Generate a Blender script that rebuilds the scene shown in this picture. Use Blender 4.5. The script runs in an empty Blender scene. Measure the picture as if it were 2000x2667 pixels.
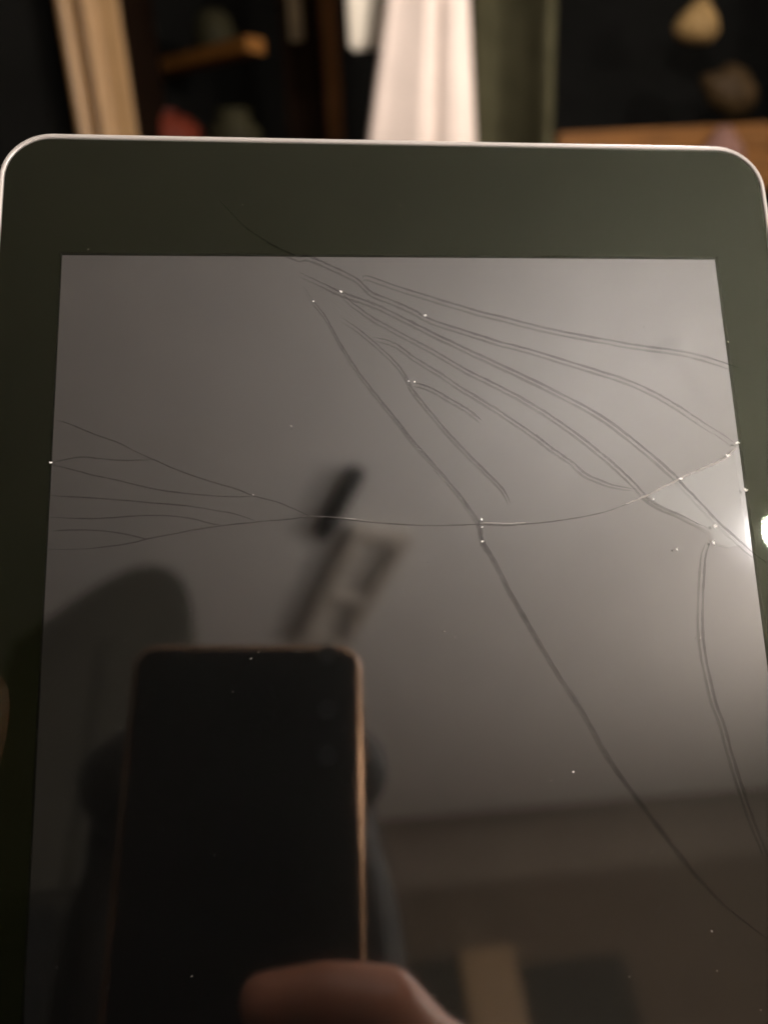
import bpy, bmesh, math, random
from mathutils import Vector, Matrix
random.seed(7)
C = bpy.context.scene.collection
R = math.radians

# ---------------------------------------------------------------- camera
F_PX, CX, CY = 1926.0, 1000.0, 1333.5          # focal length and centre in photograph pixels (2000 x 2667)
CAM = Vector((0, 0, 1.48))
_down = Vector((0.13, 2.68, 1.0)).normalized()  # world "down" in camera axes (x right, y down, z forward)
_fwd = Vector((0, 0, 1))
_wy = (_fwd - _fwd.dot(_down) * _down).normalized()
_wz = -_down
_wx = _wy.cross(_wz)
# camera axes -> world (camera axes are left-handed in y, so the cross product is checked here)
if _wx.x < 0:
    _wx = -_wx
M = Matrix((_wx, _wy, _wz))                      # world = M @ cam_vector


def cw(v):                                       # camera axes (millimetres) -> world (metres)
    return CAM + M @ (Vector(v) * 0.001)


cam = bpy.data.cameras.new('camera')
cam_o = bpy.data.objects.new('camera', cam)
C.objects.link(cam_o)
rx, ry, rz = M @ Vector((1, 0, 0)), M @ Vector((0, -1, 0)), M @ Vector((0, 0, -1))
mw = Matrix((rx, ry, rz)).transposed().to_4x4()
mw.translation = CAM
cam_o.matrix_world = mw
cam.sensor_fit = 'VERTICAL'
cam.sensor_height = 36.0
cam.lens = 36.0 * F_PX / 2667.0
cam.clip_start, cam.clip_end = 0.001, 60
cam.dof.use_dof = True
cam.dof.focus_distance = 0.128
cam.dof.aperture_fstop = cam.lens / 2.8          # a 2.8 mm wide phone aperture
cam.dof.aperture_blades = 0
S = bpy.context.scene
S.camera = cam_o

# ---------------------------------------------------------------- world and lamp values
w = bpy.data.worlds.new('World')
S.world = w
w.use_nodes = True
w.node_tree.nodes['Background'].inputs[0].default_value = (1.0, 0.85, 0.7, 1)
w.node_tree.nodes['Background'].inputs[1].default_value = 0.0
BULB_STRENGTH = 800.0
BULB_COLOR = (1.0, 0.95, 0.93)
FILL_GLOBE_STRENGTH = 175.0
FLOOR_FILL_STRENGTH = 620.0  # both globes are added fill lights
FILL_COLOR = (1.0, 0.90, 0.83)
S.view_settings.view_transform = 'Standard'
S.view_settings.look = 'None'
S.view_settings.gamma = 1
S.view_settings.exposure = 0
S.render.engine = 'CYCLES'
S.cycles.max_bounces = 7
S.cycles.transparent_max_bounces = 10
S.cycles.sample_clamp_indirect = 12
S.cycles.caustics_reflective = False
S.cycles.caustics_refractive = False

# ---------------------------------------------------------------- tablet pose (measured from the edges in the photograph)
def rot(a, b, c):
    return (Matrix.Rotation(a, 3, 'X') @ Matrix.Rotation(b, 3, 'Y') @ Matrix.Rotation(c, 3, 'Z'))


TR = rot(-0.190673, -0.074060, -0.035174)
TU, TV, TN = TR.col[0].copy(), TR.col[1].copy(), TR.col[2].copy()
TD, TO = 122.474, (14.620, -71.071)              # plane distance (mm) and screen-top-centre in plane axes


def ray(px, py):
    return Vector(((px - CX) / F_PX, (py - CY) / F_PX, 1.0))


def tab(px, py):
    """photo pixel -> tablet local x, y in mm (origin: middle of the screen's top edge, y up)"""
    r = ray(px, py)
    X = r * (TD / r.dot(TN))
    return X.dot(TU) - TO[0], -(X.dot(TV) - TO[1])


def mirror(px, py):
    """photo pixel on the tablet -> (point on tablet, reflected direction), world"""
    r = ray(px, py)
    X = r * (TD / r.dot(TN))
    d = r.normalized()
    d = d - 2 * d.dot(TN) * TN
    return cw(X), (M @ d).normalized()


def mirror_at(px, py, axis, val):
    P, d = mirror(px, py)
    t = (val - P[axis]) / d[axis]
    return P + d * t


def at(px, py, Y):
    """photo pixel -> point on the vertical plane y = Y"""
    d = M @ ray(px, py)
    return CAM + d * (Y / d.y)


# ---------------------------------------------------------------- material helpers
def nt(name):
    m = bpy.data.materials.new(name)
    m.use_nodes = True
    return m, m.node_tree, m.node_tree.nodes, m.node_tree.links


def mat(name, col, rough=0.6, metal=0.0, var=0.15, scale=20, bump=0.0, spec=0.5, stretch=None, sss=0.0):
    m, t, n, l = nt(name)
    b = n['Principled BSDF']
    b.inputs['Roughness'].default_value = rough
    b.inputs['Metallic'].default_value = metal
    b.inputs['Specular IOR Level'].default_value = spec
    if sss:
        b.inputs['Subsurface Weight'].default_value = sss
        b.inputs['Subsurface Radius'].default_value = (0.006, 0.0025, 0.0012)
        b.inputs['Subsurface Scale'].default_value = 1.0
    tc = n.new('ShaderNodeTexCoord')
    mp = n.new('ShaderNodeMapping')
    if stretch:
        mp.inputs['Scale'].default_value = stretch
    no = n.new('ShaderNodeTexNoise')
    no.inputs['Scale'].default_value = scale
    no.inputs['Detail'].default_value = 6
    rp = n.new('ShaderNodeValToRGB')
    rp.color_ramp.elements[0].position = 0.3
    rp.color_ramp.elements[1].position = 0.7
    rp.color_ramp.elements[0].color = [c * (1 - var) for c in col] + [1]
    rp.color_ramp.elements[1].color = [min(1, c * (1 + var)) for c in col] + [1]
    l.new(tc.outputs['Object'], mp.inputs[0])
    l.new(mp.outputs[0], no.inputs['Vector'])
    l.new(no.outputs['Fac'], rp.inputs[0])
    l.new(rp.outputs[0], b.inputs['Base Color'])
    if bump:
        bp = n.new('ShaderNodeBump')
        bp.inputs['Strength'].default_value = bump
        bp.inputs['Distance'].default_value = 0.002
        l.new(no.outputs['Fac'], bp.inputs['Height'])
        l.new(bp.outputs[0], b.inputs['Normal'])
    return m


def emit(name, col, s):
    m, t, n, l = nt(name)
    n.clear()
    o = n.new('ShaderNodeOutputMaterial')
    e = n.new('ShaderNodeEmission')
    e.inputs[0].default_value = (*col, 1)
    e.inputs[1].default_value = s
    l.new(e.outputs[0], o.inputs[0])
    return m


def glass_mat(name, smudge, srough, tint=(1, 1, 1)):
    """thin clear pane: sharp Fresnel reflection, a faint greasy lobe, the rest passes through"""
    m, t, n, l = nt(name)
    n.clear()
    o = n.new('ShaderNodeOutputMaterial')
    tr = n.new('ShaderNodeBsdfTransparent')
    tr.inputs[0].default_value = (0.97, 0.97, 0.96, 1)
    g1 = n.new('ShaderNodeBsdfGlossy')
    g1.inputs['Roughness'].default_value = 0.02
    g1.inputs['Color'].default_value = (*tint, 1)
    g2 = n.new('ShaderNodeBsdfGlossy')
    g2.inputs['Roughness'].default_value = srough
    g2.inputs['Color'].default_value = (*tint, 1)
    fr = n.new('ShaderNodeFresnel')
    fr.inputs[0].default_value = 1.46
    tc = n.new('ShaderNodeTexCoord')
    no = n.new('ShaderNodeTexNoise')
    no.inputs['Scale'].default_value = 28
    no.inputs['Detail'].default_value = 8
    no.inputs['Roughness'].default_value = 0.65
    mr = n.new('ShaderNodeMapRange')
    mr.inputs['From Min'].default_value = 0.3
    mr.inputs['From Max'].default_value = 0.75
    mr.inputs['To Min'].default_value = smudge * 0.4
    mr.inputs['To Max'].default_value = smudge * 1.6
    l.new(tc.outputs['Object'], no.inputs['Vector'])
    l.new(no.outputs['Fac'], mr.inputs['Value'])
    mx = n.new('ShaderNodeMixShader')
    l.new(mr.outputs[0], mx.inputs[0])
    l.new(g1.outputs[0], mx.inputs[1])
    l.new(g2.outputs[0], mx.inputs[2])
    m2 = n.new('ShaderNodeMixShader')
    l.new(fr.outputs[0], m2.inputs[0])
    l.new(tr.outputs[0], m2.inputs[1])
    l.new(mx.outputs[0], m2.inputs[2])
    l.new(m2.outputs[0], o.inputs[0])
    return m


def lcd_mat():
    m, t, n, l = nt('lcd')
    n.clear()
    o = n.new('ShaderNodeOutputMaterial')
    d = n.new('ShaderNodeBsdfDiffuse')
    d.inputs[0].default_value = (0.006, 0.006, 0.006, 1)
    g = n.new('ShaderNodeBsdfGlossy')
    g.inputs['Color'].default_value = (0.97, 0.95, 0.995, 1)
    g.inputs['Roughness'].default_value = 0.05
    fr = n.new('ShaderNodeFresnel')
    fr.inputs[0].default_value = 2.6
    mx = n.new('ShaderNodeMixShader')
    g2 = n.new('ShaderNodeBsdfGlossy')
    g2.inputs['Color'].default_value = (1.0, 0.97, 0.98, 1)
    g2.inputs['Roughness'].default_value = 0.40
    mg = n.new('ShaderNodeMixShader')
    mg.inputs[0].default_value = 0.025
    l.new(g.outputs[0], mg.inputs[1])
    l.new(g2.outputs[0], mg.inputs[2])
    l.new(fr.outputs[0], mx.inputs[0])
    l.new(d.outputs[0], mx.inputs[1])
    l.new(mg.outputs[0], mx.inputs[2])
    l.new(mx.outputs[0], o.inputs[0])
    return m


def crack_mat(name, col, opac, rough=0.5):
    m, t, n, l = nt(name)
    n.clear()
    o = n.new('ShaderNodeOutputMaterial')
    tr = n.new('ShaderNodeBsdfTransparent')
    p = n.new('ShaderNodeBsdfPrincipled')
    p.inputs['Base Color'].default_value = (*col, 1)
    p.inputs['Roughness'].default_value = rough
    p.inputs['Specular IOR Level'].default_value = 0.0
    tc = n.new('ShaderNodeTexCoord')
    no = n.new('ShaderNodeTexNoise')
    no.inputs['Scale'].default_value = 160
    no.inputs['Detail'].default_value = 3
    mr = n.new('ShaderNodeMapRange')
    mr.inputs['From Min'].default_value = 0.3
    mr.inputs['From Max'].default_value = 0.7
    mr.inputs['To Min'].default_value = opac * 0.65
    mr.inputs['To Max'].default_value = min(1, opac * 1.35)
    l.new(tc.outputs['Object'], no.inputs['Vector'])
    l.new(no.outputs['Fac'], mr.inputs['Value'])
    mx = n.new('ShaderNodeMixShader')
    l.new(mr.outputs[0], mx.inputs[0])
    l.new(tr.outputs[0], mx.inputs[1])
    l.new(p.outputs[0], mx.inputs[2])
    l.new(mx.outputs[0], o.inputs[0])
    return m


# ---------------------------------------------------------------- mesh helpers
def tag(o, label=None, cat=None, group=None, kind=None):
    if label: o['label'] = label
    if cat: o['category'] = cat
    if group: o['group'] = group
    if kind: o['kind'] = kind
    return o


def empty(name, label, cat, loc=(0, 0, 0), rotm=None, group=None):
    o = bpy.data.objects.new(name, None)
    C.objects.link(o)
    if rotm is not None:
        m4 = rotm.to_4x4()
        m4.translation = Vector(loc)
        o.matrix_world = m4
    else:
        o.location = loc
    o.empty_display_size = 0.02
    return tag(o, label, cat, group)


def obj(name, bm, m, parent=None, smooth=False):
    me = bpy.data.meshes.new(name)
    bmesh.ops.recalc_face_normals(bm, faces=bm.faces)
    bm.to_mesh(me)
    bm.free()
    if smooth:
        for p in me.polygons: p.use_smooth = True
    me.materials.append(m)
    o = bpy.data.objects.new(name, me)
    C.objects.link(o)
    if parent: o.parent = parent
    return o


def box(bm, x0, x1, y0, y1, z0, z1, bev=0.0):
    v = [bm.verts.new((x, y, z)) for x in (x0, x1) for y in (y0, y1) for z in (z0, z1)]
    fs = [(0, 1, 3, 2), (4, 6, 7, 5), (0, 4, 5, 1), (2, 3, 7, 6), (0, 2, 6, 4), (1, 5, 7, 3)]
    f = [bm.faces.new([v[i] for i in q]) for q in fs]
    if bev:
        e = list({e for q in f for e in q.edges})
        bmesh.ops.bevel(bm, geom=e, offset=bev, segments=2, affect='EDGES')


def boxobj(name, x0, x1, y0, y1, z0, z1, m, parent=None, bev=0.0):
    bm = bmesh.new()
    box(bm, x0, x1, y0, y1, z0, z1, bev)
    return obj(name, bm, m, parent)


def rrect(x0, x1, y0, y1, r, n=10):
    pts = []
    for cx, cy, a0 in ((x1 - r, y1 - r, 0), (x0 + r, y1 - r, 90), (x0 + r, y0 + r, 180), (x1 - r, y0 + r, 270)):
        for k in range(n + 1):
            a = R(a0 + 90 * k / n)
            pts.append((cx + r * math.cos(a), cy + r * math.sin(a)))
    return pts


def loft(loops, cap0=True, cap1=True, bm=None):
    bm = bm or bmesh.new()
    rings = [[bm.verts.new(p) for p in lp] for lp in loops]
    for a, b in zip(rings, rings[1:]):
        k = len(a)
        for i in range(k):
            bm.faces.new((a[i], a[(i + 1) % k], b[(i + 1) % k], b[i]))
    if cap0: bm.faces.new(rings[0][::-1])
    if cap1: bm.faces.new(rings[-1])
    return bm


def sphere(bm, c, r, sx=1, sy=1, sz=1, u=20, v=14, rotm=None):
    m4 = Matrix.Translation(Vector(c)) @ (rotm.to_4x4() if rotm is not None else Matrix.Identity(4)) @ Matrix.Diagonal((r * sx, r * sy, r * sz, 1))
    bmesh.ops.create_uvsphere(bm, u_segments=u, v_segments=v, radius=1, matrix=m4)


def cone(bm, a, b, ra, rb, seg=18, caps=True):
    a, b = Vector(a), Vector(b)
    d = b - a
    if d.length < 1e-6: return
    q = d.to_track_quat('Z', 'Y').to_matrix().to_4x4()
    m4 = Matrix.Translation((a + b) / 2) @ q
    bmesh.ops.create_cone(bm, cap_ends=caps, segments=seg, radius1=ra, radius2=rb, depth=d.length, matrix=m4)


def chain(bm, pts):
    for (p, r), (q, s) in zip(pts, pts[1:]):
        cone(bm, p, q, r, s)
    for p, r in pts:
        sphere(bm, p, r, u=18, v=12)


# ---------------------------------------------------------------- materials
M_ceiling = mat('ceiling_paint', (0.80, 0.78, 0.76), 0.9, var=0.03, scale=6, bump=0.1)
M_wall = mat('wall_paint', (0.13, 0.098, 0.07), 0.9, var=0.06, scale=5)
M_wall_dark = mat('dark_wall_paint', (0.10, 0.09, 0.07), 0.9, var=0.06, scale=5)
M_wall_pale = mat('pale_wall_paint', (0.55, 0.51, 0.45), 0.9, var=0.04, scale=5)
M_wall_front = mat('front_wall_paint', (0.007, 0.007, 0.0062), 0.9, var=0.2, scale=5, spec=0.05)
M_floor = mat('floor_boards', (0.10, 0.06, 0.035), 0.5, var=0.3, scale=8, stretch=(8, 1, 1))
M_cream = mat('cream_paint', (0.29, 0.175, 0.075), 0.5, var=0.06, scale=12)
M_white = mat('white_cloth', (0.47, 0.395, 0.345), 0.9, var=0.05, scale=14)
M_paper = mat('white_paper', (0.55, 0.50, 0.41), 0.8, var=0.04, scale=14)
M_green = mat('green_cloth', (0.042, 0.039, 0.022), 0.9, spec=0.0, var=0.2, scale=14)
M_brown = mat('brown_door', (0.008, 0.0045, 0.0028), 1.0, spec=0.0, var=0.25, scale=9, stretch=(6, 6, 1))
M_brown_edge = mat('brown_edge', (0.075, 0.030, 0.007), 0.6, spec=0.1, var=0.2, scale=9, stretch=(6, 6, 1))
M_wood = mat('shelf_wood', (0.115, 0.048, 0.010), 0.55, spec=0.1, var=0.3, scale=7, stretch=(1, 8, 8))
M_black = mat('black_lacquer', (0.0045, 0.0045, 0.004), 0.8, var=0.2, spec=0.03)
M_red = mat('red_glaze', (0.085, 0.016, 0.008), 0.5, spec=0.1, var=0.25, scale=15)
M_glare = mat('lamp_glare', (0.21, 0.135, 0.055), 0.6, spec=0.1, var=0.35, scale=26)  # brightness of a reflected lamp, put into the colour
M_bronze = mat('dull_bronze', (0.030, 0.018, 0.007), 0.6, spec=0.1, var=0.35, scale=26)
M_pink = mat('pink_glaze', (0.13, 0.07, 0.055), 0.7, spec=0.1, var=0.15, scale=20)
M_dim = mat('dim_olive', (0.018, 0.016, 0.007), 0.7, spec=0.1, var=0.3, scale=20)
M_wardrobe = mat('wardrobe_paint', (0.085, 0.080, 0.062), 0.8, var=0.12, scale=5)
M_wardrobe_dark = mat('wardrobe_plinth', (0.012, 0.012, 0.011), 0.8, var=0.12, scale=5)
M_bookcase = mat('bookcase_wood', (0.085, 0.040, 0.013), 0.8, spec=0.1, var=0.3, scale=6, stretch=(6, 6, 1))
M_darkpane = mat('dark_pane', (0.045, 0.040, 0.030), 0.5, var=0.1, spec=0.1)
M_vent = mat('vent_metal', (0.56, 0.51, 0.45), 0.8, spec=0.1, var=0.06)
M_fix = mat('dark_fixture', (0.014, 0.015, 0.012), 0.6, var=0.1, spec=0.2)
M_alu = mat('brushed_aluminium', (0.62, 0.58, 0.54), 0.45, metal=0.25, var=0.06, scale=60)
M_bezel = mat('black_bezel', (0.0060, 0.0066, 0.0022), 0.8, var=0.2, scale=40, spec=0.0)
M_lcd = lcd_mat()
M_glass = glass_mat('cover_glass', 0.09, 0.44, (0.93, 1.0, 0.74))
M_shard = glass_mat('shard_glass', 0.80, 0.42, (0.97, 1.0, 1.0))
M_crack = crack_mat('crack_deep', (0.01, 0.008, 0.006), 0.27)
M_crack_thin = crack_mat('crack_thin', (0.015, 0.011, 0.009), 0.30)
M_crack_white = crack_mat('crack_bright', (0.75, 0.70, 0.66), 0.35)
M_chip = mat('crushed_glass', (0.93, 0.91, 0.88), 0.5, var=0.05, scale=400, spec=0.6)
M_phone = mat('phone_back', (0.004, 0.004, 0.004), 0.35, var=0.1, spec=0.1)
M_phone_edge = mat('phone_frame', (0.38, 0.22, 0.12), 0.26, metal=1.0, var=0.05)
M_lens = mat('phone_lens', (0.005, 0.005, 0.008), 0.1, spec=0.5)
M_skin = mat('skin', (0.42, 0.18, 0.11), 0.5, var=0.12, scale=60, bump=0.05, sss=0.2)
M_nail = mat('nail', (0.52, 0.30, 0.23), 0.3, var=0.05)
M_hair = mat('hair', (0.010, 0.008, 0.006), 0.7, var=0.4, scale=80, spec=0.2)
M_shirt = mat('dark_sweater', (0.012, 0.0115, 0.011), 0.95, var=0.25, scale=90, spec=0.1)
M_trouser = mat('dark_trousers', (0.02, 0.022, 0.03), 0.95, var=0.25, scale=90, spec=0.1)
M_eye = mat('eye', (0.5, 0.48, 0.45), 0.2, var=0.05)

# ---------------------------------------------------------------- room shell (seen behind the tablet and mirrored in it)
CEIL, YB, YF, XL, XR = 2.85, -4.4, 2.75, -2.3, 3.2
tag(boxobj('ceiling', XL, XR, YB, YF, CEIL, CEIL + 0.05, M_ceiling), kind='structure')
tag(boxobj('floor', XL, XR, YB, YF, -0.05, 0, M_floor), kind='structure')
tag(boxobj('wall_back', XL, XR, YB - 0.1, YB, 0, CEIL, M_wall), kind='structure')
tag(boxobj('wall_left', XL - 0.1, XL, YB, YF, 0, CEIL, M_wall_dark), kind='structure')
tag(boxobj('wall_right', XR, XR + 0.1, YB, YF, 0, CEIL, M_wall_pale), kind='structure')
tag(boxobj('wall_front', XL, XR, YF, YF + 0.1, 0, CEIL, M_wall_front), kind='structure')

# ceiling lamp whose bulb is mirrored at the tablet's right bezel
BZ = CEIL - 0.62
bp_ = mirror_at(2044, 1382, 2, BZ)
lamp = empty('ceiling_lamp', 'bare glowing bulb hanging from the ceiling, mirrored in the right bezel', 'lamp', (bp_.x, bp_.y, CEIL))
bm = bmesh.new(); cone(bm, (0, 0, -0.012), (0, 0, 0), 0.03, 0.035, 28); obj('ceiling_rose', bm, M_ceiling, lamp)
bm = bmesh.new(); cone(bm, (0, 0, BZ - CEIL + 0.09), (0, 0, -0.012), 0.0018, 0.0018, 10); obj('flex', bm, M_ceiling, lamp)
bm = bmesh.new(); cone(bm, (0, 0, BZ - CEIL + 0.033), (0, 0, BZ - CEIL + 0.09), 0.013, 0.014, 20); obj('bulb_holder', bm, M_vent, lamp)
bm = bmesh.new(); sphere(bm, (0, 0, BZ - CEIL), 0.035, u=24, v=16)
obj('bulb', bm, emit('bulb_glow', BULB_COLOR, BULB_STRENGTH), lamp, True)

# added globe, out of view, filling the ceiling and background with light
gl_ = empty('fill_globe', 'added fill light, a frosted globe hanging out of view', 'lamp', (0.50, 1.15, CEIL))
bm = bmesh.new(); cone(bm, (0, 0, -0.03), (0, 0, 0), 0.055, 0.06, 28); obj('ceiling_rose', bm, M_vent, gl_)
bm = bmesh.new(); cone(bm, (0, 0, -0.71), (0, 0, -0.03), 0.006, 0.006, 10); obj('rod', bm, M_vent, gl_)
bm = bmesh.new(); sphere(bm, (0, 0, -0.79), 0.085, u=28, v=20)
obj('globe', bm, emit('fill_globe_glow', FILL_COLOR, FILL_GLOBE_STRENGTH), gl_, True)

# added globe on a stand, outside the mirror image, brightening the rear ceiling
fl = empty('floor_fill', 'added fill light, frosted globe on a slim stand by the right wall', 'lamp', (2.6, -1.4, 0))
bm = bmesh.new(); cone(bm, (0, 0, 0), (0, 0, 0.03), 0.15, 0.14, 32); obj('base', bm, M_fix, fl)
bm = bmesh.new(); cone(bm, (0, 0, 0.03), (0, 0, 1.93), 0.011, 0.011, 14); obj('stem', bm, M_fix, fl)
bm = bmesh.new(); sphere(bm, (0, 0, 2.0), 0.085, u=28, v=20)
obj('globe', bm, emit('floor_fill_glow', FILL_COLOR, FLOOR_FILL_STRENGTH), fl, True)

# dark slim ceiling spotlight and ceiling vent, mirrored above the phone
a, b = mirror_at(925, 1235, 2, CEIL - 0.008), mirror_at(842, 1385, 2, CEIL - 0.008)
mid = (a + b) / 2
sp = empty('ceiling_spotlight', 'dark slim tube spotlight on the ceiling beside the pale vent', 'spotlight', (mid.x, mid.y, CEIL))
bm = bmesh.new(); chain(bm, [(a - sp.location, 0.028), (b - sp.location, 0.028)]); obj('tube', bm, M_fix, sp, True)
bm = bmesh.new(); cone(bm, (0, 0, -0.03), (0, 0, 0), 0.02, 0.022, 16); obj('mount', bm, M_fix, sp)

pA, pB, pC = (mirror_at(x, y, 2, CEIL - 0.01) for x, y in ((918, 1370), (1058, 1420), (772, 1660)))
ux = (pB - pA); vy = (pC - pA)
vyn = vy.normalized(); vlen = vy.length
uxn = vyn.cross(Vector((0, 0, 1)))
if uxn.dot(ux) < 0: uxn = -uxn
ulen = abs(ux.dot(uxn))
rm = Matrix((uxn, vyn, uxn.cross(vyn))).transposed()
vent = empty('ceiling_vent', 'pale rectangular ceiling vent with raised frame beside the dark spotlight', 'vent', pA, rm)
sg = 1 if uxn.cross(vyn).z < 0 else -1       # local z that points down into the room
def vbox(name, x0, x1, y0, y1, z0, z1, m, parent):
    return boxobj(name, x0, x1, y0, y1, *sorted((z0 * sg, z1 * sg)), m, parent)
t = 0.04
fr = vbox('frame', 0, t, 0, vlen, -0.009, 0.022, M_vent, vent)
vbox('frame', ulen - t, ulen, 0, vlen, -0.009, 0.022, M_vent, vent)
vbox('frame', t, ulen - t, 0, t, -0.009, 0.022, M_vent, vent)
vbox('frame', t, ulen - t, vlen - t, vlen, -0.009, 0.022, M_vent, vent)
vbox('crossbar', t, ulen - t, vlen * 0.52, vlen * 0.52 + t, -0.009, 0.026, M_vent, vent)
for k in range(8):
    y = t + (vlen - 2 * t) * (k + 0.5) / 8
    if abs(y - vlen * 0.52 - t / 2) < 0.03: continue
    vbox('slat', t, ulen - t, y - 0.006, y + 0.006, -0.004, 0.008, M_vent, vent)

# tall dark wardrobe behind the photographer (left in the mirror image)
wy = -1.35
wl, wr = mirror_at(20, 1700, 1, wy).x, mirror_at(500, 1600, 1, wy).x
wt, wb = mirror_at(400, 1470, 1, wy).z, mirror_at(200, 2335, 1, wy).z
wt = min(wt, CEIL - 0.12)
wd = empty('wardrobe', 'tall dark grey-green wardrobe behind the photographer', 'wardrobe', ((wl + wr) / 2, wy, 0))
hw = abs(wr - wl) / 2
zl, zr = mirror_at(120, 1660, 1, wy).z, mirror_at(515, 1580, 1, wy).z
arch = [(-hw, 0.0), (hw, 0.0), (hw, zr)]
for k in range(1, 24):
    f = k / 24
    base = zr + (zl - zr) * f
    arch.append((hw - 2 * hw * f, base + (wt - (zr + zl) / 2) * math.sin(math.pi * f ** 0.62)))
arch.append((-hw, zl))
obj('carcass', loft([[(x, y, z) for x, z in arch] for y in (-0.5, -0.02)]), M_wardrobe, wd)
wt = min(zl, zr)
for s in (-1, 1):
    x0, x1 = sorted((s * 0.006, s * (hw - 0.01)))
    d_ = boxobj('upper_door', x0, x1, -0.018, 0, wb + 0.01, wt - 0.01, M_wardrobe, wd, 0.004)
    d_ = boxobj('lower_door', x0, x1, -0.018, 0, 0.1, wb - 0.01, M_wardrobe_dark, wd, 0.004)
    boxobj('handle', *sorted((s * 0.03, s * 0.045)), 0.001, 0.02, wb - 0.3, wb - 0.15, M_fix, d_)

# dark glazed double door on the back wall with a cream post
gl, gm0, gm1, gr = (mirror_at(x, 2560, 1, YB + 0.03).x for x in (960, 1205, 1350, 1640))
gt = mirror_at(1270, 2470, 1, YB + 0.03).z
gd = empty('glazed_door', 'dark glazed double door with cream centre post in the back wall', 'door', ((gm0 + gm1) / 2, YB + 0.005, 0))
g0 = gd.location.x
boxobj('centre_post', gm0 - g0, gm1 - g0, 0, 0.06, 0, gt, M_cream, gd, 0.004)
boxobj('pane', min(gl, gm0) - g0, max(gl, gm0) - g0 - 0.001, 0, 0.03, 0.05, gt - 0.02, M_darkpane, gd)
boxobj('pane', min(gm1, gr) - g0 + 0.001, max(gm1, gr) - g0, 0, 0.03, 0.05, gt - 0.1, M_darkpane, gd)

# small added cove, its mid tone imitates light fading from ceiling to wall
bm = bmesh.new()
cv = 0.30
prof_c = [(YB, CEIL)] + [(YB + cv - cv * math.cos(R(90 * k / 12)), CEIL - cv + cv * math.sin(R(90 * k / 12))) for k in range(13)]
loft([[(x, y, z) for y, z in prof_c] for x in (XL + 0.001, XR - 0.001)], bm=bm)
tag(obj('fade_cove', bm, mat('cove_fade_tone', (0.22, 0.18, 0.145), 0.9, var=0.04, scale=4), None), kind='structure')

# ---------------------------------------------------------------- things behind the tablet
YD = 2.05
def vert_board(px0, px1, py, Y):
    return at(px0, py, Y).x, at(px1, py, Y).x

# cream moulded door casing
x0, x1 = vert_board(174, 330, 180, YD)
dc = empty('door_casing', 'cream moulded door casing beside the dark alcove', 'door casing', ((x0 + x1) / 2, YD, 0))
wv = x1 - x0
prof = [(0, 0.02), (0.0, 0.0), (0.05, -0.012), (0.12, -0.016), (0.2, -0.010), (0.24, 0.010), (0.30, 0.014), (0.36, 0.004), (0.40, -0.010), (0.47, -0.016), (0.55, -0.012), (0.60, 0.0), (0.66, 0.003), (0.97, 0.003), (1.0, 0.008), (1.0, 0.05), (0, 0.05)]
bm = loft([[((u - 0.5) * wv, d, z) for u, d in prof] for z in (0.0, CEIL - 0.01)])
obj('moulding', bm, M_cream, dc)
boxobj('jamb', wv / 2 + 0.002, wv / 2 + 0.012, 0.012, 0.3, 0, CEIL - 0.01, M_brown, dc)

# dark door leaf left of the casing
lx0 = at(-260, 180, YD + 0.06).x
dl = empty('dark_door', 'nearly black door leaf left of the cream casing', 'door', (lx0, YD + 0.06, 0))
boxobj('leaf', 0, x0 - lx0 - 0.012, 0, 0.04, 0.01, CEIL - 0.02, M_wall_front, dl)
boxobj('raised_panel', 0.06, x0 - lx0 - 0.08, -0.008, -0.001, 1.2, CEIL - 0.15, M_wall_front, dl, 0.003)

# shelf plank and small things in the dark alcove
pa, pb = at(335, 192, 2.5), at(640, 112, 2.12)
pl = empty('plank_shelf', 'slanting brown plank shelf inside the dark alcove', 'shelf', pa)
dv = pb - pa
bm = bmesh.new()
th = 0.034
nrm = Vector((dv.y, -dv.x, 0)).normalized() * 0.10
for_v = []
for z in (-th / 2, th / 2):
    for q in (Vector((0, 0, 0)), dv, dv - nrm * 0.6, -nrm * 0.6):
        for_v.append(bm.verts.new(q + Vector((0, 0, z))))
for q in ((0, 1, 2, 3), (4, 5, 6, 7), (0, 1, 5, 4), (1, 2, 6, 5), (2, 3, 7, 6), (3, 0, 4, 7)):
    bm.faces.new([for_v[i] for i in q])
obj('plank', bm, M_wood, pl)
boxobj('bracket', -0.02, 0.0, 0.0, 0.24, -0.12, -th / 2 - 0.002, M_brown, pl)

def lathe(prof, seg=28):
    return loft([[(r * math.cos(2 * math.pi * k / seg), r * math.sin(2 * math.pi * k / seg), z) for k in range(seg)] for r, z in prof])

g = at(392, 72, 2.4)
kn = tag(obj('glass_knob', lathe([(0.004, -0.016), (0.014, -0.009), (0.017, 0), (0.013, 0.010), (0.004, 0.016)]), mat('pale_glass', (0.12, 0.13, 0.11), 0.25), None, True), 'small round pale glass knob high in the dark alcove', 'knob')
kn.location = g
g = at(440, 380, 2.35)
rd = empty('red_bowl', 'upturned red bowl low in the dark alcove', 'bowl', g)
obj('shell', lathe([(0.112, -0.05), (0.108, 0.0), (0.095, 0.045), (0.065, 0.072), (0.02, 0.080)]), M_red, rd, True)
obj('foot_ring', lathe([(0.035, 0.079), (0.035, 0.088), (0.03, 0.088)]), M_red, rd)
g = at(610, 345, 2.3)
ol = tag(obj('olive_vase', lathe([(0.03, -0.10), (0.07, -0.05), (0.075, 0.0), (0.045, 0.035), (0.05, 0.055)]), M_dim, None, True), 'dim olive vase beside the upturned red bowl', 'vase')
ol.location = g
g = at(560, 95, 2.42)
bo = tag(obj('dark_jar', lathe([(0.05, -0.06), (0.06, 0.0), (0.045, 0.045), (0.03, 0.06)]), M_dim, None, True), 'dim squat jar above the slanting plank shelf', 'jar')
bo.location = g

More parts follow.
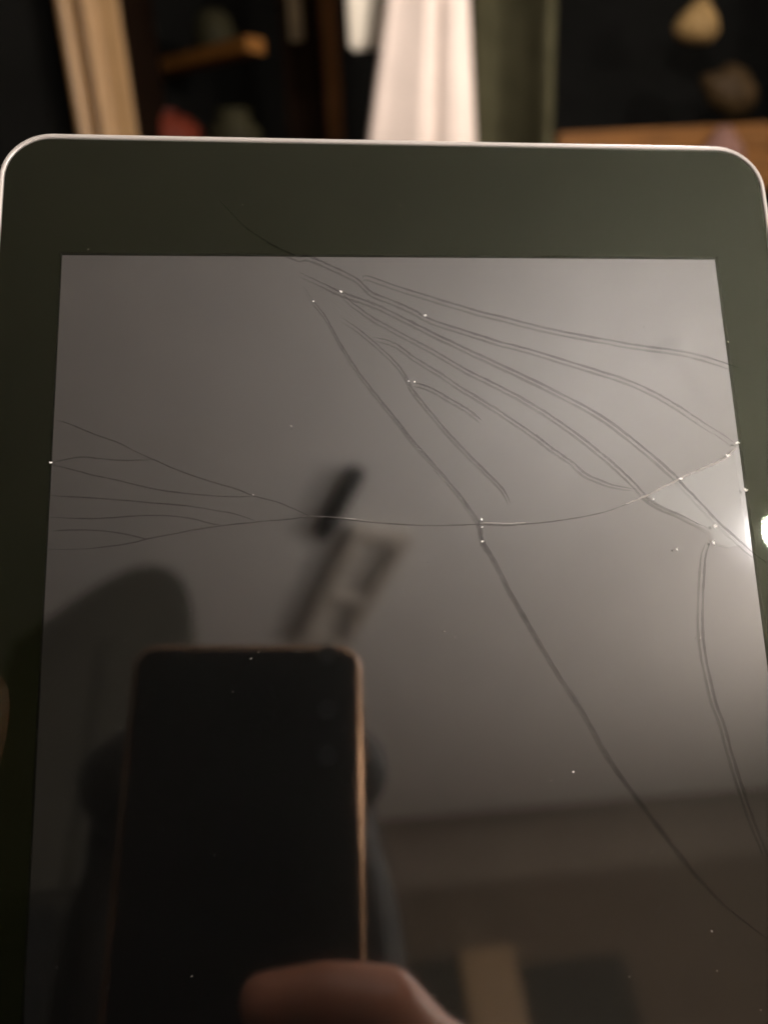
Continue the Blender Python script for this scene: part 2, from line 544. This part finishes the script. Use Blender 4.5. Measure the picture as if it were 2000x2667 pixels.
# brown door standing open, its edge orange-brown
x0, x1 = vert_board(738, 842, 180, 2.3)
bd = empty('brown_door', 'dark brown wooden door with orange-brown edge', 'door', (x0, 2.3, 0))
boxobj('leaf', 0, x1 - x0, 0, 0.03, 0.01, CEIL - 0.03, M_brown, bd)
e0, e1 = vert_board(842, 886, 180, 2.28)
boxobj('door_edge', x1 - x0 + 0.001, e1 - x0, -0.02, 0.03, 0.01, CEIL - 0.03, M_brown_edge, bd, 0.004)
s0, s1 = vert_board(752, 788, 60, 2.26)
st = tag(boxobj('hanging_strap', s0, s1, 2.262, 2.27, at(770, 108, 2.26).z, CEIL - 0.06, mat('tan_strap', (0.085, 0.060, 0.028), 0.9, var=0.2), None, 0.003), 'tan strap hanging on the dark brown door', 'strap')

# white sheet hanging, curtain in folds, olive curtain
s0, s1 = vert_board(906, 1010, 60, 2.0)
zb = at(950, 128, 2.0).z
pp = tag(boxobj('hanging_towel', s0, s1, 2.0, 2.02, zb, CEIL - 0.02, M_paper, None, 0.008), 'small white towel hanging beside the white curtain', 'towel')

def curtain(name, xa0, xa1, xb0, xb1, za, zb, Y, folds, m, label):
    """hanging cloth from (xa0..xa1) at height za to (xb0..xb1) at zb; folds = [(u, depth)]"""
    n, k = 60, 14
    bm = bmesh.new()
    def dep(u):
        d = 0.0
        for c_, w_, a_ in folds:
            d += a_ * math.exp(-((u - c_) / w_) ** 2)
        return d
    fr, bk = [], []
    for j in range(k + 1):
        f = j / k
        z = za + (zb - za) * f
        r0, r1 = [], []
        for i in range(n + 1):
            u = i / n
            x = (xa0 + (xa1 - xa0) * u) * (1 - f) + (xb0 + (xb1 - xb0) * u) * f
            edge = 0.03 * (1 - math.sqrt(max(0, 1 - (2 * u - 1) ** 8)))
            y = Y - dep(u) * (0.8 + 0.3 * f) + edge
            r0.append(bm.verts.new((x, y, z)))
            r1.append(bm.verts.new((x, y + 0.004, z)))
        fr.append(r0); bk.append(r1)
    for G in (fr, bk):
        for j in range(k):
            for i in range(n):
                bm.faces.new((G[j][i], G[j][i + 1], G[j + 1][i + 1], G[j + 1][i]))
    for i in range(n):
        bm.faces.new((fr[0][i], fr[0][i + 1], bk[0][i + 1], bk[0][i]))
        bm.faces.new((fr[k][i], fr[k][i + 1], bk[k][i + 1], bk[k][i]))
    for j in range(k):
        bm.faces.new((fr[j][0], fr[j + 1][0], bk[j + 1][0], bk[j][0]))
        bm.faces.new((fr[j][n], fr[j + 1][n], bk[j + 1][n], bk[j][n]))
    return tag(obj(name, bm, m, None, True), label, 'curtain')


Yc = 1.9
z0, z1 = at(1100, 0, Yc).z, at(1100, 360, Yc).z
def ext(xt, xb):                                  # extend the two measured heights to rail and floor
    kx = (xb - xt) / (z1 - z0)
    return xt + kx * (CEIL - 0.03 - z0), xt + kx * (0.9 - z0)
la, lb = ext(at(1003, 0, Yc).x, at(955, 360, Yc).x)
ra, rb = ext(at(1226, 0, Yc).x, at(1242, 360, Yc).x)
curtain('white_curtain', la, ra, lb, rb, CEIL - 0.03, 0.9, Yc, [(0.48, 0.10, 0.012), (0.62, 0.04, -0.013), (0.82, 0.16, 0.020), (0.15, 0.15, -0.014)], M_white, 'white curtain hanging in soft vertical folds')
la, lb = at(1236, 180, 2.1).x, at(1236, 180, 2.1).x
ra, rb = at(1442, 180, 2.1).x, at(1442, 180, 2.1).x
curtain('olive_curtain', la, ra, lb, rb, CEIL - 0.03, 0.9, 2.1, [(0.84, 0.16, 0.10), (0.3, 0.25, -0.07)], M_green, 'dark olive curtain with one rounded fold')

# black open cabinet, stand-in for dark reflecting glass, on a wooden shelf
kx0, kx1 = at(1446, 180, 2.2).x, at(2250, 180, 2.2).x
sz = at(1600, 338, 2.15).z
ws = empty('wall_shelf', 'orange-brown wooden shelf carrying the black cabinet', 'shelf', (kx0, 2.15, sz))
boxobj('board', 0, kx1 - kx0 + 0.05, 0, 0.55, -0.16, 0, M_wood, ws, 0.006)
boxobj('edge_strip', 0.002, kx1 - kx0 + 0.048, -0.012, -0.001, -0.06, -0.012, M_wood, ws, 0.004)
kb = empty('dark_glass_stand_in', 'black open-fronted cabinet standing in for dark reflecting glass on the wooden shelf', 'cabinet', (kx0, 2.3, sz + 0.001))
kw, kh = kx1 - kx0, CEIL - 0.06 - sz
boxobj('back', 0, kw, 0.36, 0.38, 0, kh, M_black, kb)
boxobj('side', 0, 0.02, 0, 0.358, 0, kh, M_black, kb)
boxobj('side', kw - 0.02, kw, 0, 0.358, 0, kh, M_black, kb)
boxobj('top', 0.021, kw - 0.021, 0, 0.358, kh - 0.02, kh, M_black, kb)
boxobj('bottom', 0.021, kw - 0.021, 0, 0.358, 0, 0.012, M_black, kb)

def shell_obj(name, px, py, Y, r, m, label, cat, sx=1.0, sz_=1.0, seed=1, rz=0):
    rnd = random.Random(seed)
    bm = bmesh.new()
    bmesh.ops.create_icosphere(bm, subdivisions=3, radius=r)
    ph = [rnd.uniform(0, 6.28) for _ in range(4)]
    for v in bm.verts:
        n = v.co.normalized()
        k = 1 + 0.10 * math.sin(3 * n.x * 2 + ph[0]) * math.cos(2 * n.z * 2 + ph[1]) + 0.05 * math.sin(5 * n.z + ph[2] + 3 * n.x)
        v.co = Vector((n.x * sx, n.y * 0.7, n.z * sz_)) * r * k
        if v.co.z < 0: v.co.x *= 1.15
    o = obj(name, bm, m, None, True)
    o.location = at(px, py, Y)
    o.rotation_euler.y = rz
    return tag(o, label, cat)

po = tag(obj('lamp_glare_blob', lathe([(0.012, -0.045), (0.050, -0.036), (0.062, -0.012), (0.048, 0.018), (0.026, 0.042), (0.014, 0.060), (0.004, 0.066)]), M_glare, None, True), 'pale pear-shaped blob standing in for a lamp reflection in dark glass', 'ornament')
po.location = at(1815, 62, 2.34)  # pale solid in place of a lamp reflected in dark glass
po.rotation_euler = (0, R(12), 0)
shell_obj('bronze_ornament', 1900, 235, 2.36, 0.075, M_bronze, 'dull bronze ornament low in the black cabinet', 'ornament', 1.0, 0.8, 5, R(35))
g = at(1878, 400, 2.12)
pk = tag(obj('pink_vase', lathe([(0.045, -0.10), (0.06, -0.03), (0.052, 0.01), (0.028, 0.045), (0.018, 0.062)]), M_pink, None, True), 'dusty pink vase in front of the wooden shelf', 'vase')
pk.location = g

# ---------------------------------------------------------------- the tablet
torig = TU * TO[0] + TV * TO[1] + TN * TD         # screen-top-centre in camera mm
troot = cw(torig)
rot3 = Matrix((M @ TU, M @ (-TV), M @ (-TN))).transposed()
tablet = empty('tablet', 'black-faced tablet with silver rim and badly cracked screen', 'tablet', troot, rot3)
mm = 0.001
HW, TOPY, BOTY = 71.2, 23.3, -183.3               # outer half width and top/bottom edges, mm
CR = 9.0
def ring(inset, z, r=None):
    rr = max(0.5, (r or CR) - inset)
    return [(x * mm, y * mm, z * mm) for x, y in rrect(-HW + inset, HW - inset, BOTY + inset, TOPY - inset, rr, 12)]
# aluminium shell: rounded back rising to a bright chamfered rim around the glass
bm = loft([ring(6, -8.2), ring(2.6, -7.8), ring(0.9, -6.4), ring(0.15, -4.2), ring(0.0, -2.0), ring(0.0, -0.35)], cap1=False)
shell = obj('back_shell', bm, M_alu, tablet, True)
bm = loft([ring(0.0, -0.34), ring(0.12, 0.0), ring(0.35, 0.14), ring(0.75, 0.10), ring(0.95, -0.10), ring(0.95, -2.4)], cap0=False, cap1=False)
obj('rim', bm, M_alu, tablet, True)
# cover glass
bm = bmesh.new()
vs = [bm.verts.new(p) for p in ring(1.0, 0.0)]
bm.faces.new(vs)
glass = obj('cover_glass', bm, M_glass, tablet)
# black bezel frame printed under the glass, with the screen window cut out
SW, SH = 60.0, 160.0
bm = bmesh.new()
outer = [(x * mm, y * mm) for x, y in rrect(-HW + 1.0, HW - 1.0, BOTY + 1.0, TOPY - 1.0, CR - 1, 12)]
n_ = 13
def inner_pt(i):
    q = i // n_
    return ((SW, 0), (-SW, 0), (-SW, -SH), (SW, -SH))[q]
zo = -0.25 * mm
vo = [bm.verts.new((x, y, zo)) for x, y in outer]
vi = [bm.verts.new((x * mm, y * mm, zo)) for x, y in ((SW, 0), (-SW, 0), (-SW, -SH), (SW, -SH))]
vl = [bm.verts.new((x * mm, y * mm, -0.80 * mm)) for x, y in ((SW, 0), (-SW, 0), (-SW, -SH), (SW, -SH))]
N = len(vo)
for i in range(N):
    j = (i + 1) % N
    qa, qb = i // n_, j // n_
    if qa == qb:
        bm.faces.new((vo[i], vo[j], vi[qa]))
    else:
        bm.faces.new((vo[i], vo[j], vi[qb], vi[qa]))
for k in range(4):
    bm.faces.new((vi[k], vi[(k + 1) % 4], vl[(k + 1) % 4], vl[k]))
obj('bezel', bm, M_bezel, tablet)
LCDZ = -0.78
boxobj('screen_panel', (-SW - 1) * mm, (SW + 1) * mm, (-SH - 1) * mm, 1 * mm, -3 * mm, LCDZ * mm, M_lcd, tablet)

DEEP = [
    [(545, 492), (591, 542), (639, 591), (711, 639), (772, 667), (805, 668), (869, 695), (924, 722), (953, 748), (970, 762), (1029, 786), (1080, 809), (1105, 824), (1143, 840), (1206, 859), (1291, 887), (1384, 912), (1481, 942), (1570, 969), (1638, 992), (1705, 1022), (1764, 1056), (1827, 1098), (1899, 1144), (1916, 1159)],
    [(943, 724), (957, 718), (1004, 735), (1080, 760), (1164, 786), (1248, 811), (1300, 824), (1384, 845), (1477, 866), (1570, 883), (1663, 900), (1756, 912), (1827, 927), (1899, 950), (1941, 967)],
    [(780, 710), (827, 731), (869, 752), (890, 761), (936, 777), (995, 800), (1059, 832), (1122, 864), (1206, 904), (1291, 944), (1376, 984), (1469, 1030), (1562, 1081), (1638, 1136), (1705, 1191), (1760, 1241), (1777, 1262), (1827, 1313), (1865, 1355), (1914, 1399), (1967, 1445), (2000, 1469)],
    [(890, 762), (919, 790), (974, 828), (1038, 864), (1101, 897), (1164, 933), (1227, 969), (1300, 1005), (1384, 1051), (1469, 1106), (1553, 1170), (1616, 1224), (1667, 1275), (1684, 1296), (1722, 1321), (1764, 1338), (1806, 1359), (1848, 1378)],
    [(970, 878), (995, 883), (1033, 897), (1080, 931), (1139, 967), (1189, 1001), (1248, 1037), (1300, 1070), (1384, 1127), (1448, 1174), (1490, 1203), (1524, 1233), (1570, 1254), (1612, 1267), (1654, 1273)],
    [(890, 828), (928, 853), (970, 887), (1012, 925), (1046, 963), (1063, 992), (1080, 1022), (1122, 1073), (1164, 1123), (1227, 1191), (1291, 1254), (1316, 1283), (1329, 1313)],
    [(1080, 997), (1122, 1011), (1173, 1039), (1215, 1064), (1253, 1094)],
    [(789, 743), (814, 781), (848, 824), (873, 870), (903, 921), (936, 971), (978, 1026), (1029, 1089), (1080, 1153), (1139, 1220), (1185, 1275), (1227, 1330), (1248, 1368), (1260, 1414), (1287, 1457), (1325, 1534), (1378, 1626), (1417, 1694), (1470, 1780), (1518, 1853), (1566, 1940), (1599, 1995), (1639, 2050), (1689, 2118), (1747, 2194), (1798, 2263), (1838, 2306), (1885, 2357), (1943, 2404), (2000, 2447)],
    [(1849, 1409), (1837, 1443), (1833, 1491), (1830, 1549), (1828, 1607), (1829, 1650), (1835, 1698), (1847, 1761), (1863, 1829), (1885, 1890), (1906, 1966), (1935, 2060), (1964, 2144), (1993, 2216), (2000, 2234)],
]
THIN = [
    [(142, 1090), (175, 1099), (241, 1127), (301, 1148), (356, 1175), (398, 1194), (458, 1220), (543, 1250), (615, 1271), (660, 1289), (723, 1306), (772, 1326), (811, 1344)],
    [(133, 1202), (169, 1193), (211, 1187), (271, 1193), (326, 1196), (398, 1194)],
    [(130, 1208), (175, 1217), (241, 1235), (313, 1250), (386, 1268), (446, 1278), (518, 1286), (591, 1291), (660, 1291)],
    [(127, 1288), (199, 1292), (289, 1298), (392, 1307), (482, 1315), (555, 1326), (609, 1336), (669, 1356)],
    [(127, 1345), (229, 1348), (301, 1345), (362, 1341), (434, 1341), (494, 1348), (543, 1360), (579, 1367)],
    [(133, 1380), (193, 1378), (259, 1380), (313, 1387), (362, 1398), (380, 1403)],
    [(121, 1428), (199, 1429), (265, 1423), (326, 1415), (386, 1401), (458, 1387), (518, 1375), (579, 1367), (669, 1357), (741, 1351), (811, 1344), (895, 1350), (980, 1359), (1064, 1365), (1148, 1367), (1250, 1364), (1325, 1366), (1393, 1361), (1470, 1352), (1547, 1339), (1592, 1327), (1629, 1314)],
]
SHARD_LINE = [(1629, 1313), (1680, 1292), (1722, 1271), (1760, 1252), (1785, 1239), (1840, 1216), (1891, 1191), (1920, 1161)]


def smooth_line(pts, sub=5):
    P = [Vector(p) for p in pts]
    out = []
    for i in range(len(P) - 1):
        p0, p1, p2, p3 = P[max(0, i - 1)], P[i], P[i + 1], P[min(len(P) - 1, i + 2)]
        for k in range(sub):
            t = k / sub
            out.append(0.5 * ((2 * p1) + (p2 - p0) * t + (2 * p0 - 5 * p1 + 4 * p2 - p3) * t * t + (3 * p1 - p0 - 3 * p2 + p3) * t ** 3))
    out.append(P[-1])
    return out


def crack(pts, width, z, m, parent, rnd, name='crack', jag=0.05, taper=(1, 1), grow=1.0):
    L = smooth_line([tab(*p) for p in pts])
    bm = bmesh.new()
    prev = None
    n = len(L)
    for i, p in enumerate(L):
        d = (L[min(n - 1, i + 1)] - L[max(0, i - 1)])
        nn = Vector((-d.y, d.x)).normalized()
        f = i / (n - 1)
        e = 1.0
        if taper[0]: e *= min(1, 0.25 + f * 6)
        if taper[1]: e *= min(1, 0.25 + (1 - f) * 6)
        e *= grow + (1 - grow) * min(1, f * 2.2)
        hw_ = width * 0.5 * e * rnd.uniform(0.75, 1.2)
        p = p + nn * rnd.uniform(-jag, jag)
        a_ = p + nn * hw_; b_ = p - nn * hw_
        cur = [bm.verts.new((a_.x * mm, a_.y * mm, z * mm)), bm.verts.new((p.x * mm, p.y * mm, (z - 0.012) * mm)), bm.verts.new((b_.x * mm, b_.y * mm, z * mm))]
        if prev:
            bm.faces.new((prev[0], cur[0], cur[1], prev[1]))
            bm.faces.new((prev[1], cur[1], cur[2], prev[2]))
        prev = cur
    return obj(name, bm, m, parent)


rc = random.Random(11)
for k, pts in enumerate(DEEP):
    crack(pts, (0.42, 0.42, 0.46, 0.42, 0.40, 0.40, 0.38, 0.52, 0.52)[k], 0.030 + 0.004 * k, M_crack, glass, rc, grow=0.45 if k in (5, 7) else 0.75)
for k, pts in enumerate(THIN):
    crack(pts, 0.18, LCDZ + 0.06 + 0.004 * k, M_crack_thin, glass, rc, jag=0.03)
crack(SHARD_LINE, 0.34, 0.075, M_crack_white, glass, rc, jag=0.06)
crack([(811, 1344), (895, 1349), (980, 1358)], 0.08, 0.070, M_crack_white, glass, rc, jag=0.01)
crack([(1256, 1361), (1325, 1363), (1380, 1360)], 0.09, 0.070, M_crack_white, glass, rc, jag=0.01)

# loose shard of glass by the right edge: lifted a hair, its surface crazed
SH_POLY = [(1684, 1296), (1722, 1271), (1785, 1239), (1840, 1216), (1891, 1191), (1922, 1165), (1938, 1270), (1956, 1410), (1900, 1425), (1862, 1415), (1848, 1385), (1806, 1362), (1764, 1341), (1722, 1323)]
bm = bmesh.new()
pts = [tab(*p) for p in SH_POLY]
top = [bm.verts.new((x * mm, y * mm, 0.022 * mm)) for x, y in pts]
bm.faces.new(top)
sh = obj('glass_shard', bm, M_shard, glass)

# bright chips of crushed glass: small facets that catch the bulb
def local(vec_world):
    return rot3.transposed() @ vec_world
bulb_l = local(bp_ - troot)
cam_l = local(CAM - troot)
CHIPS = [(888, 760, 0.62, 0.34), (1108, 822, 0.5, 0.36), (1080, 995, 0.62, 0.26), (1064, 993, 0.4, 0.22), (1253, 1352, 0.36, 0.75), (1255, 1373, 0.5, 0.2), (1255, 1411, 0.55, 0.55), (134, 1205, 0.6, 0.3),
         (660, 1289, 0.22, 0.2), (1918, 1153, 1.5, 1.0), (1894, 1187, 1.5, 0.8), (1861, 1372, 1.0, 1.5), (1856, 1412, 1.0, 1.3), (1762, 1431, 0.7, 1.1), (1492, 2010, 0.4, 0.35), (1941, 1277, 1.1, 1.7), (1772, 1247, 1.6, 0.45), (816, 785, 0.5, 0.2), (1700, 1300, 0.5, 0.3)]
for x, y, wx_, wy_ in CHIPS:
    f_ = 1.45 if max(wx_, wy_) < 0.8 else 0.85
    wx_, wy_ = wx_ * f_, wy_ * f_
    cx_, cy_ = tab(x, y)
    P = Vector((cx_ * mm, cy_ * mm, 0.10 * mm))
    h = ((bulb_l - P).normalized() + (cam_l - P).normalized()).normalized()
    bm = bmesh.new()
    for q_ in range(12):                                  # splinters of crushed glass around one spot
        g_ = Vector((rc.gauss(0, 0.13) * wx_, rc.gauss(0, 0.13) * wy_, rc.uniform(0.0, 0.02)))
        n_l = (h + Vector((rc.gauss(0, 0.10), rc.gauss(0, 0.10), 0))).normalized()
        e1 = n_l.cross(Vector((rc.uniform(-1, 1), rc.uniform(-1, 1), 0.1))).normalized()
        e2 = n_l.cross(e1)
        L1, L2 = rc.uniform(0.10, 0.34) * max(wx_, wy_), rc.uniform(0.10, 0.24) * max(wx_, wy_)
        vv = [g_ - e1 * L1 * 0.5, g_ + e2 * L2 * rc.uniform(0.4, 1), g_ + e1 * L1 * 0.5, g_ - e2 * L2 * rc.uniform(0.1, 0.6), g_ - n_l * 0.05]
        b5 = [bm.verts.new(v_ * mm) for v_ in vv]
        bm.faces.new(b5[:4])
        for i_ in range(4): bm.faces.new((b5[(i_ + 1) % 4], b5[i_], b5[4]))
    o = obj('glass_chip', bm, M_chip, glass)
    o.location = P

# dust and lint on the glass
bm = bmesh.new()
for k in range(170):
    x_, y_ = rc.uniform(-62, 62), rc.uniform(-158, 18)
    r_ = rc.choice((0.03, 0.04, 0.05, 0.06, 0.09))
    c_ = Vector((x_, y_, 0.09)); a0 = rc.uniform(0, 6.28); st_ = rc.choice((1, 1, 1, 2.5))
    vv = [bm.verts.new((c_ + Vector((math.cos(a0) * math.cos(t_) * r_ * st_ - math.sin(a0) * math.sin(t_) * r_, math.sin(a0) * math.cos(t_) * r_ * st_ + math.cos(a0) * math.sin(t_) * r_, 0))) * mm) for t_ in (0, 1.1, 2.2, 3.3, 4.2, 5.2)]
    ap = bm.verts.new((c_ + Vector((0, 0, 0.03))) * mm)
    for i_ in range(6): bm.faces.new((vv[i_], vv[(i_ + 1) % 6], ap))
tag(obj('dust', bm, crack_mat('dust', (0.5, 0.47, 0.43), 0.5), glass), kind='stuff')

# ---------------------------------------------------------------- the phone taking the picture
prot = Matrix((M @ Vector((1, 0, 0)), M @ Vector((0, -1, 0)), M @ Vector((0, 0, -1)))).transposed()  # x right, y up, z toward the user
phone = empty('phone', 'black phone with coppery metal edge, mirrored in the tablet screen', 'phone', cw((0, 0, 0)), prot)
PX0, PX1, PY0, PY1 = -61.8, 11.4, -146.0, 4.0      # outline in mm around the lens
def pring(inset, z, r=8.0):
    return [(x * mm, y * mm, z * mm) for x, y in rrect(PX0 + inset, PX1 - inset, PY0 + inset, PY1 - inset, max(1, r - inset), 8)]
# local +z points to the user; the back glass faces the tablet at z = 1
obj('back_glass', loft([pring(2.9, 1.0), pring(2.2, 1.08), pring(2.2, 2.2)], cap1=False), M_phone, phone, True)
obj('metal_frame', loft([pring(2.15, 1.3), pring(2.0, 1.12), pring(1.6, 1.4), pring(1.1, 1.9), pring(0.6, 2.8), pring(0.1, 4.0), pring(0.0, 5.5), pring(0.0, 7.2), pring(0.5, 8.3)], cap0=False, cap1=False), M_phone_edge, phone, True)
obj('front_glass', loft([pring(0.5, 8.3), pring(0.9, 8.6)], cap0=False), M_phone, phone, True)
for ly in (0, -17, -31):
    bm = bmesh.new()
    bm = loft([[((r_ * math.cos(2 * math.pi * k / 24)) * mm, (ly + r_ * math.sin(2 * math.pi * k / 24)) * mm, z_ * mm) for k in range(24)] for r_, z_ in ((3.2, 1.0), (3.2, 0.62), (2.7, 0.55), (2.5, 0.9))], cap0=False)
    obj('lens_ring', bm, M_lens, phone)
boxobj('power_button', (PX1 - 0.2) * mm, (PX1 + 0.5) * mm, -52 * mm, -40 * mm, 4 * mm, 6 * mm, M_phone_edge, phone)
boxobj('volume_button', (PX1 - 0.2) * mm, (PX1 + 0.5) * mm, -36 * mm, -16 * mm, 4 * mm, 6 * mm, M_phone_edge, phone)

# ---------------------------------------------------------------- the photographer
Ph, dh = mirror(615, 2420)
HC = Ph + dh * 0.400                               # head centre
fw_dir = Vector((0.05, 1, -0.30)).normalized()
rt_dir = fw_dir.cross(Vector((0, 0, 1))).normalized()
up_dir = rt_dir.cross(fw_dir)
HR = Matrix((rt_dir, fw_dir, up_dir)).transposed()
def hp(x, y, z): return HC + HR @ Vector((x, y, z))
person = empty('person', 'person in dark sweater holding the phone and the tablet', 'person', (HC.x, HC.y - 0.02, 0))
B0 = person.location.copy()
def body_obj(name, build, m, voxel, smooth=4, parent=person):
    bm = bmesh.new()
    build(bm)
    bmesh.ops.translate(bm, verts=bm.verts, vec=-B0)
    me = bpy.data.meshes.new(name)
    bm.to_mesh(me); bm.free()
    o = bpy.data.objects.new(name, me)
    C.objects.link(o)
    md = o.modifiers.new('r', 'REMESH'); md.mode = 'VOXEL'; md.voxel_size = voxel; md.use_smooth_shade = True
    ms = o.modifiers.new('s', 'SMOOTH'); ms.iterations = smooth; ms.factor = 0.5
    dg = bpy.context.evaluated_depsgraph_get()
    ev = o.evaluated_get(dg)
    m2 = bpy.data.meshes.new_from_object(ev)
    o.modifiers.clear()
    o.data = m2
    m2.materials.clear(); m2.materials.append(m)
    for p in m2.polygons: p.use_smooth = True
    o.parent = parent
    return o

nb = hp(0, -0.03, -0.10); nk = HC + Vector((0, -0.06, -0.21))
chest = Vector((HC.x, HC.y - 0.09, HC.z - 0.36)); belly = Vector((HC.x, HC.y - 0.09, HC.z - 0.58)); hip = Vector((HC.x, HC.y - 0.09, HC.z - 0.75))
shL, shR = Vector((HC.x - 0.185, HC.y - 0.07, HC.z - 0.27)), Vector((HC.x + 0.185, HC.y - 0.07, HC.z - 0.27))
# right hand on the phone, camera axes in mm; left hand on the tablet's left edge, tablet axes in mm
def T(x, y, z): return troot + rot3 @ (Vector((x, y, z)) * mm)
wrR = cw((62, 182, -38)); elR = Vector((HC.x + 0.27, HC.y - 0.02, HC.z - 0.53))
tx, ty = tab(-22, 1930)
wrL = T(tx - 62, ty - 70, -12); elL = Vector((HC.x - 0.32, HC.y + 0.0, HC.z - 0.55))

def hand_right(bm):
    for dy, sc in ((0, 1.0), (19, 1.03), (37, 0.97), (53, 0.82)):
        r = 8.6 * (0.95 if sc > 0.9 else 0.82)
        q = [((-18 + (1 - sc) * 20, 93.5 + dy, 8.2), r * 0.86), ((-2 + (1 - sc) * 12, 92.5 + dy, 9.8), r), ((15.5, 95.5 + dy, 8.6), r * 1.10), ((33, 116 + dy * 0.85, -8), r * 1.35)]
        chain(bm, [(cw(p), k * mm) for p, k in q])
    mc = [cw((33, 116 + dy * 0.85, -8)) for dy in (0, 19, 37, 53)]
    for p in mc: chain(bm, [(p, 0.0125), (cw((52, 168, -30)), 0.017), (wrR, 0.024)])
    chain(bm, [(cw((44, 160, -34)), 0.018), (cw((26, 134, -30)), 0.013), (cw((10, 116, -21)), 0.0105), (cw((-4, 100, -17.5)), 0.0085)])

def hand_left(bm):
    # thumb on the bezel
    chain(bm, [(T(tx - 34, ty - 48, -2), 0.016), (T(tx - 22, ty - 26, 8), 0.0115), (T(tx - 12.5, ty - 6, 9.3), 0.0098), (T(tx - 9.5, ty + 5, 8.7), 0.0084)])
    for k, dy in enumerate((22, 3, -16, -33)):
        r = (8.4, 8.6, 8.2, 7.2)[k]
        mcp = T(-96, ty - 20 + dy * 0.6, -12)
        chain(bm, [(mcp, r * 1.35 * mm), (T(-84, ty - 2 + dy, -20), r * 1.1 * mm), (T(-62, ty + 2 + dy, -17.5), r * mm), (T(-46, ty + 3 + dy, -16.4), r * 0.86 * mm)])
        chain(bm, [(mcp, 0.0125), (T(-112, ty - 50, -14), 0.018), (wrL, 0.024)])

def build_body(bm):
    # head: skull, jaw, nose, brow, lips, ears
    sphere(bm, hp(0, -0.012, 0.035), 0.09, 0.86, 1.08, 1.0, 28, 20, HR)
    sphere(bm, hp(0, 0.012, -0.045), 0.072, 0.86, 0.98, 1.1, 24, 16, HR)
    sphere(bm, hp(0, 0.045, -0.098), 0.028, 1.1, 0.9, 0.8, 16, 12, HR)
    chain(bm, [(hp(0, 0.080, 0.012), 0.008), (hp(0, 0.100, -0.028), 0.012)])
    for s in (-1, 1):
        sphere(bm, hp(s * 0.012, 0.091, -0.032), 0.009, rotm=HR)
        sphere(bm, hp(s * 0.078, -0.012, -0.005), 0.03, 0.3, 0.6, 1.0, 14, 10, HR)
        chain(bm, [(hp(s * 0.012, 0.083, 0.022), 0.009), (hp(s * 0.048, 0.066, 0.024), 0.009)])
        sphere(bm, hp(s * 0.046, 0.048, -0.028), 0.026, rotm=HR)
    chain(bm, [(hp(-0.020, 0.076, -0.060), 0.007), (hp(0, 0.086, -0.060), 0.009), (hp(0.020, 0.076, -0.060), 0.007)])
    chain(bm, [(hp(-0.016, 0.074, -0.070), 0.007), (hp(0, 0.083, -0.071), 0.009), (hp(0.016, 0.074, -0.070), 0.007)])
    chain(bm, [(nb, 0.058), (nk, 0.060), (chest, 0.115), (belly, 0.115), (hip, 0.12)])
    chain(bm, [(shL, 0.06), (chest, 0.11), (shR, 0.06)])
    chain(bm, [(shL, 0.056), (elL, 0.042), (wrL, 0.026)])
    chain(bm, [(shR, 0.056), (elR, 0.042), (wrR, 0.026)])
    for s in (-1, 1):
        hj = hip + Vector((s * 0.095, 0, -0.04)); kn = Vector((hip.x + s * 0.11, hip.y + 0.03, 0.47)); an = Vector((hip.x + s * 0.12, hip.y, 0.09))
        chain(bm, [(hj, 0.095), (kn, 0.06), (an, 0.042)])
        chain(bm, [(an + Vector((0, -0.03, -0.05)), 0.038), (an + Vector((s * 0.02, 0.12, -0.057)), 0.030), (an + Vector((s * 0.025, 0.17, -0.062)), 0.026)])
    hand_right(bm)
    hand_left(bm)

body_obj('body', build_body, M_skin, 0.0026, 3)

def build_shirt(bm):
    chain(bm, [(nk + Vector((0, 0, -0.035)), 0.072), (chest, 0.135), (belly, 0.135), (hip + Vector((0, 0, -0.03)), 0.145)])
    for s, sh_ in ((-1, shL), (1, shR)):
        sphere(bm, chest + Vector((s * 0.06, 0, 0)), 0.13, 1, 0.95, 1.2)
        sphere(bm, belly + Vector((s * 0.05, 0, 0)), 0.125, 1, 0.95, 1.2)
    chain(bm, [(shL, 0.074), (chest, 0.125), (shR, 0.074)])
    chain(bm, [(shL, 0.072), (elL, 0.056), (elL.lerp(wrL, 0.86), 0.038)])
    chain(bm, [(shR, 0.072), (elR, 0.056), (elR.lerp(wrR, 0.86), 0.038)])
body_obj('sweater', build_shirt, M_shirt, 0.007, 4)

def build_trousers(bm):
    for s in (-1, 1):
        hj = hip + Vector((s * 0.095, 0, -0.04)); kn = Vector((hip.x + s * 0.11, hip.y + 0.03, 0.47)); an = Vector((hip.x + s * 0.12, hip.y, 0.12))
        chain(bm, [(hip + Vector((s * 0.05, 0, 0)), 0.115), (hj, 0.115), (kn, 0.078), (an, 0.062)])
body_obj('trousers', build_trousers, M_trouser, 0.008, 4)

def build_hair(bm):
    sphere(bm, hp(0, -0.030, 0.050), 0.105, 0.92, 1.02, 0.98, 28, 20, HR)
    for s in (-1, 1):
        sphere(bm, hp(s * 0.070, -0.005, -0.05), 0.058, 0.58, 1.25, 2.1, 18, 14, HR)
        sphere(bm, hp(s * 0.045, 0.035, 0.085), 0.05, 1.0, 0.8, 0.7, 16, 12, HR)
    sphere(bm, hp(0, -0.075, -0.02), 0.07, 1.1, 0.7, 1.3, 18, 14, HR)
body_obj('hair', build_hair, M_hair, 0.004, 3)
for s in (-1, 1):
    bm = bmesh.new(); sphere(bm, hp(s * 0.031, 0.066, 0.004) - B0, 0.0125)
    obj('eye', bm, M_eye, person, True)
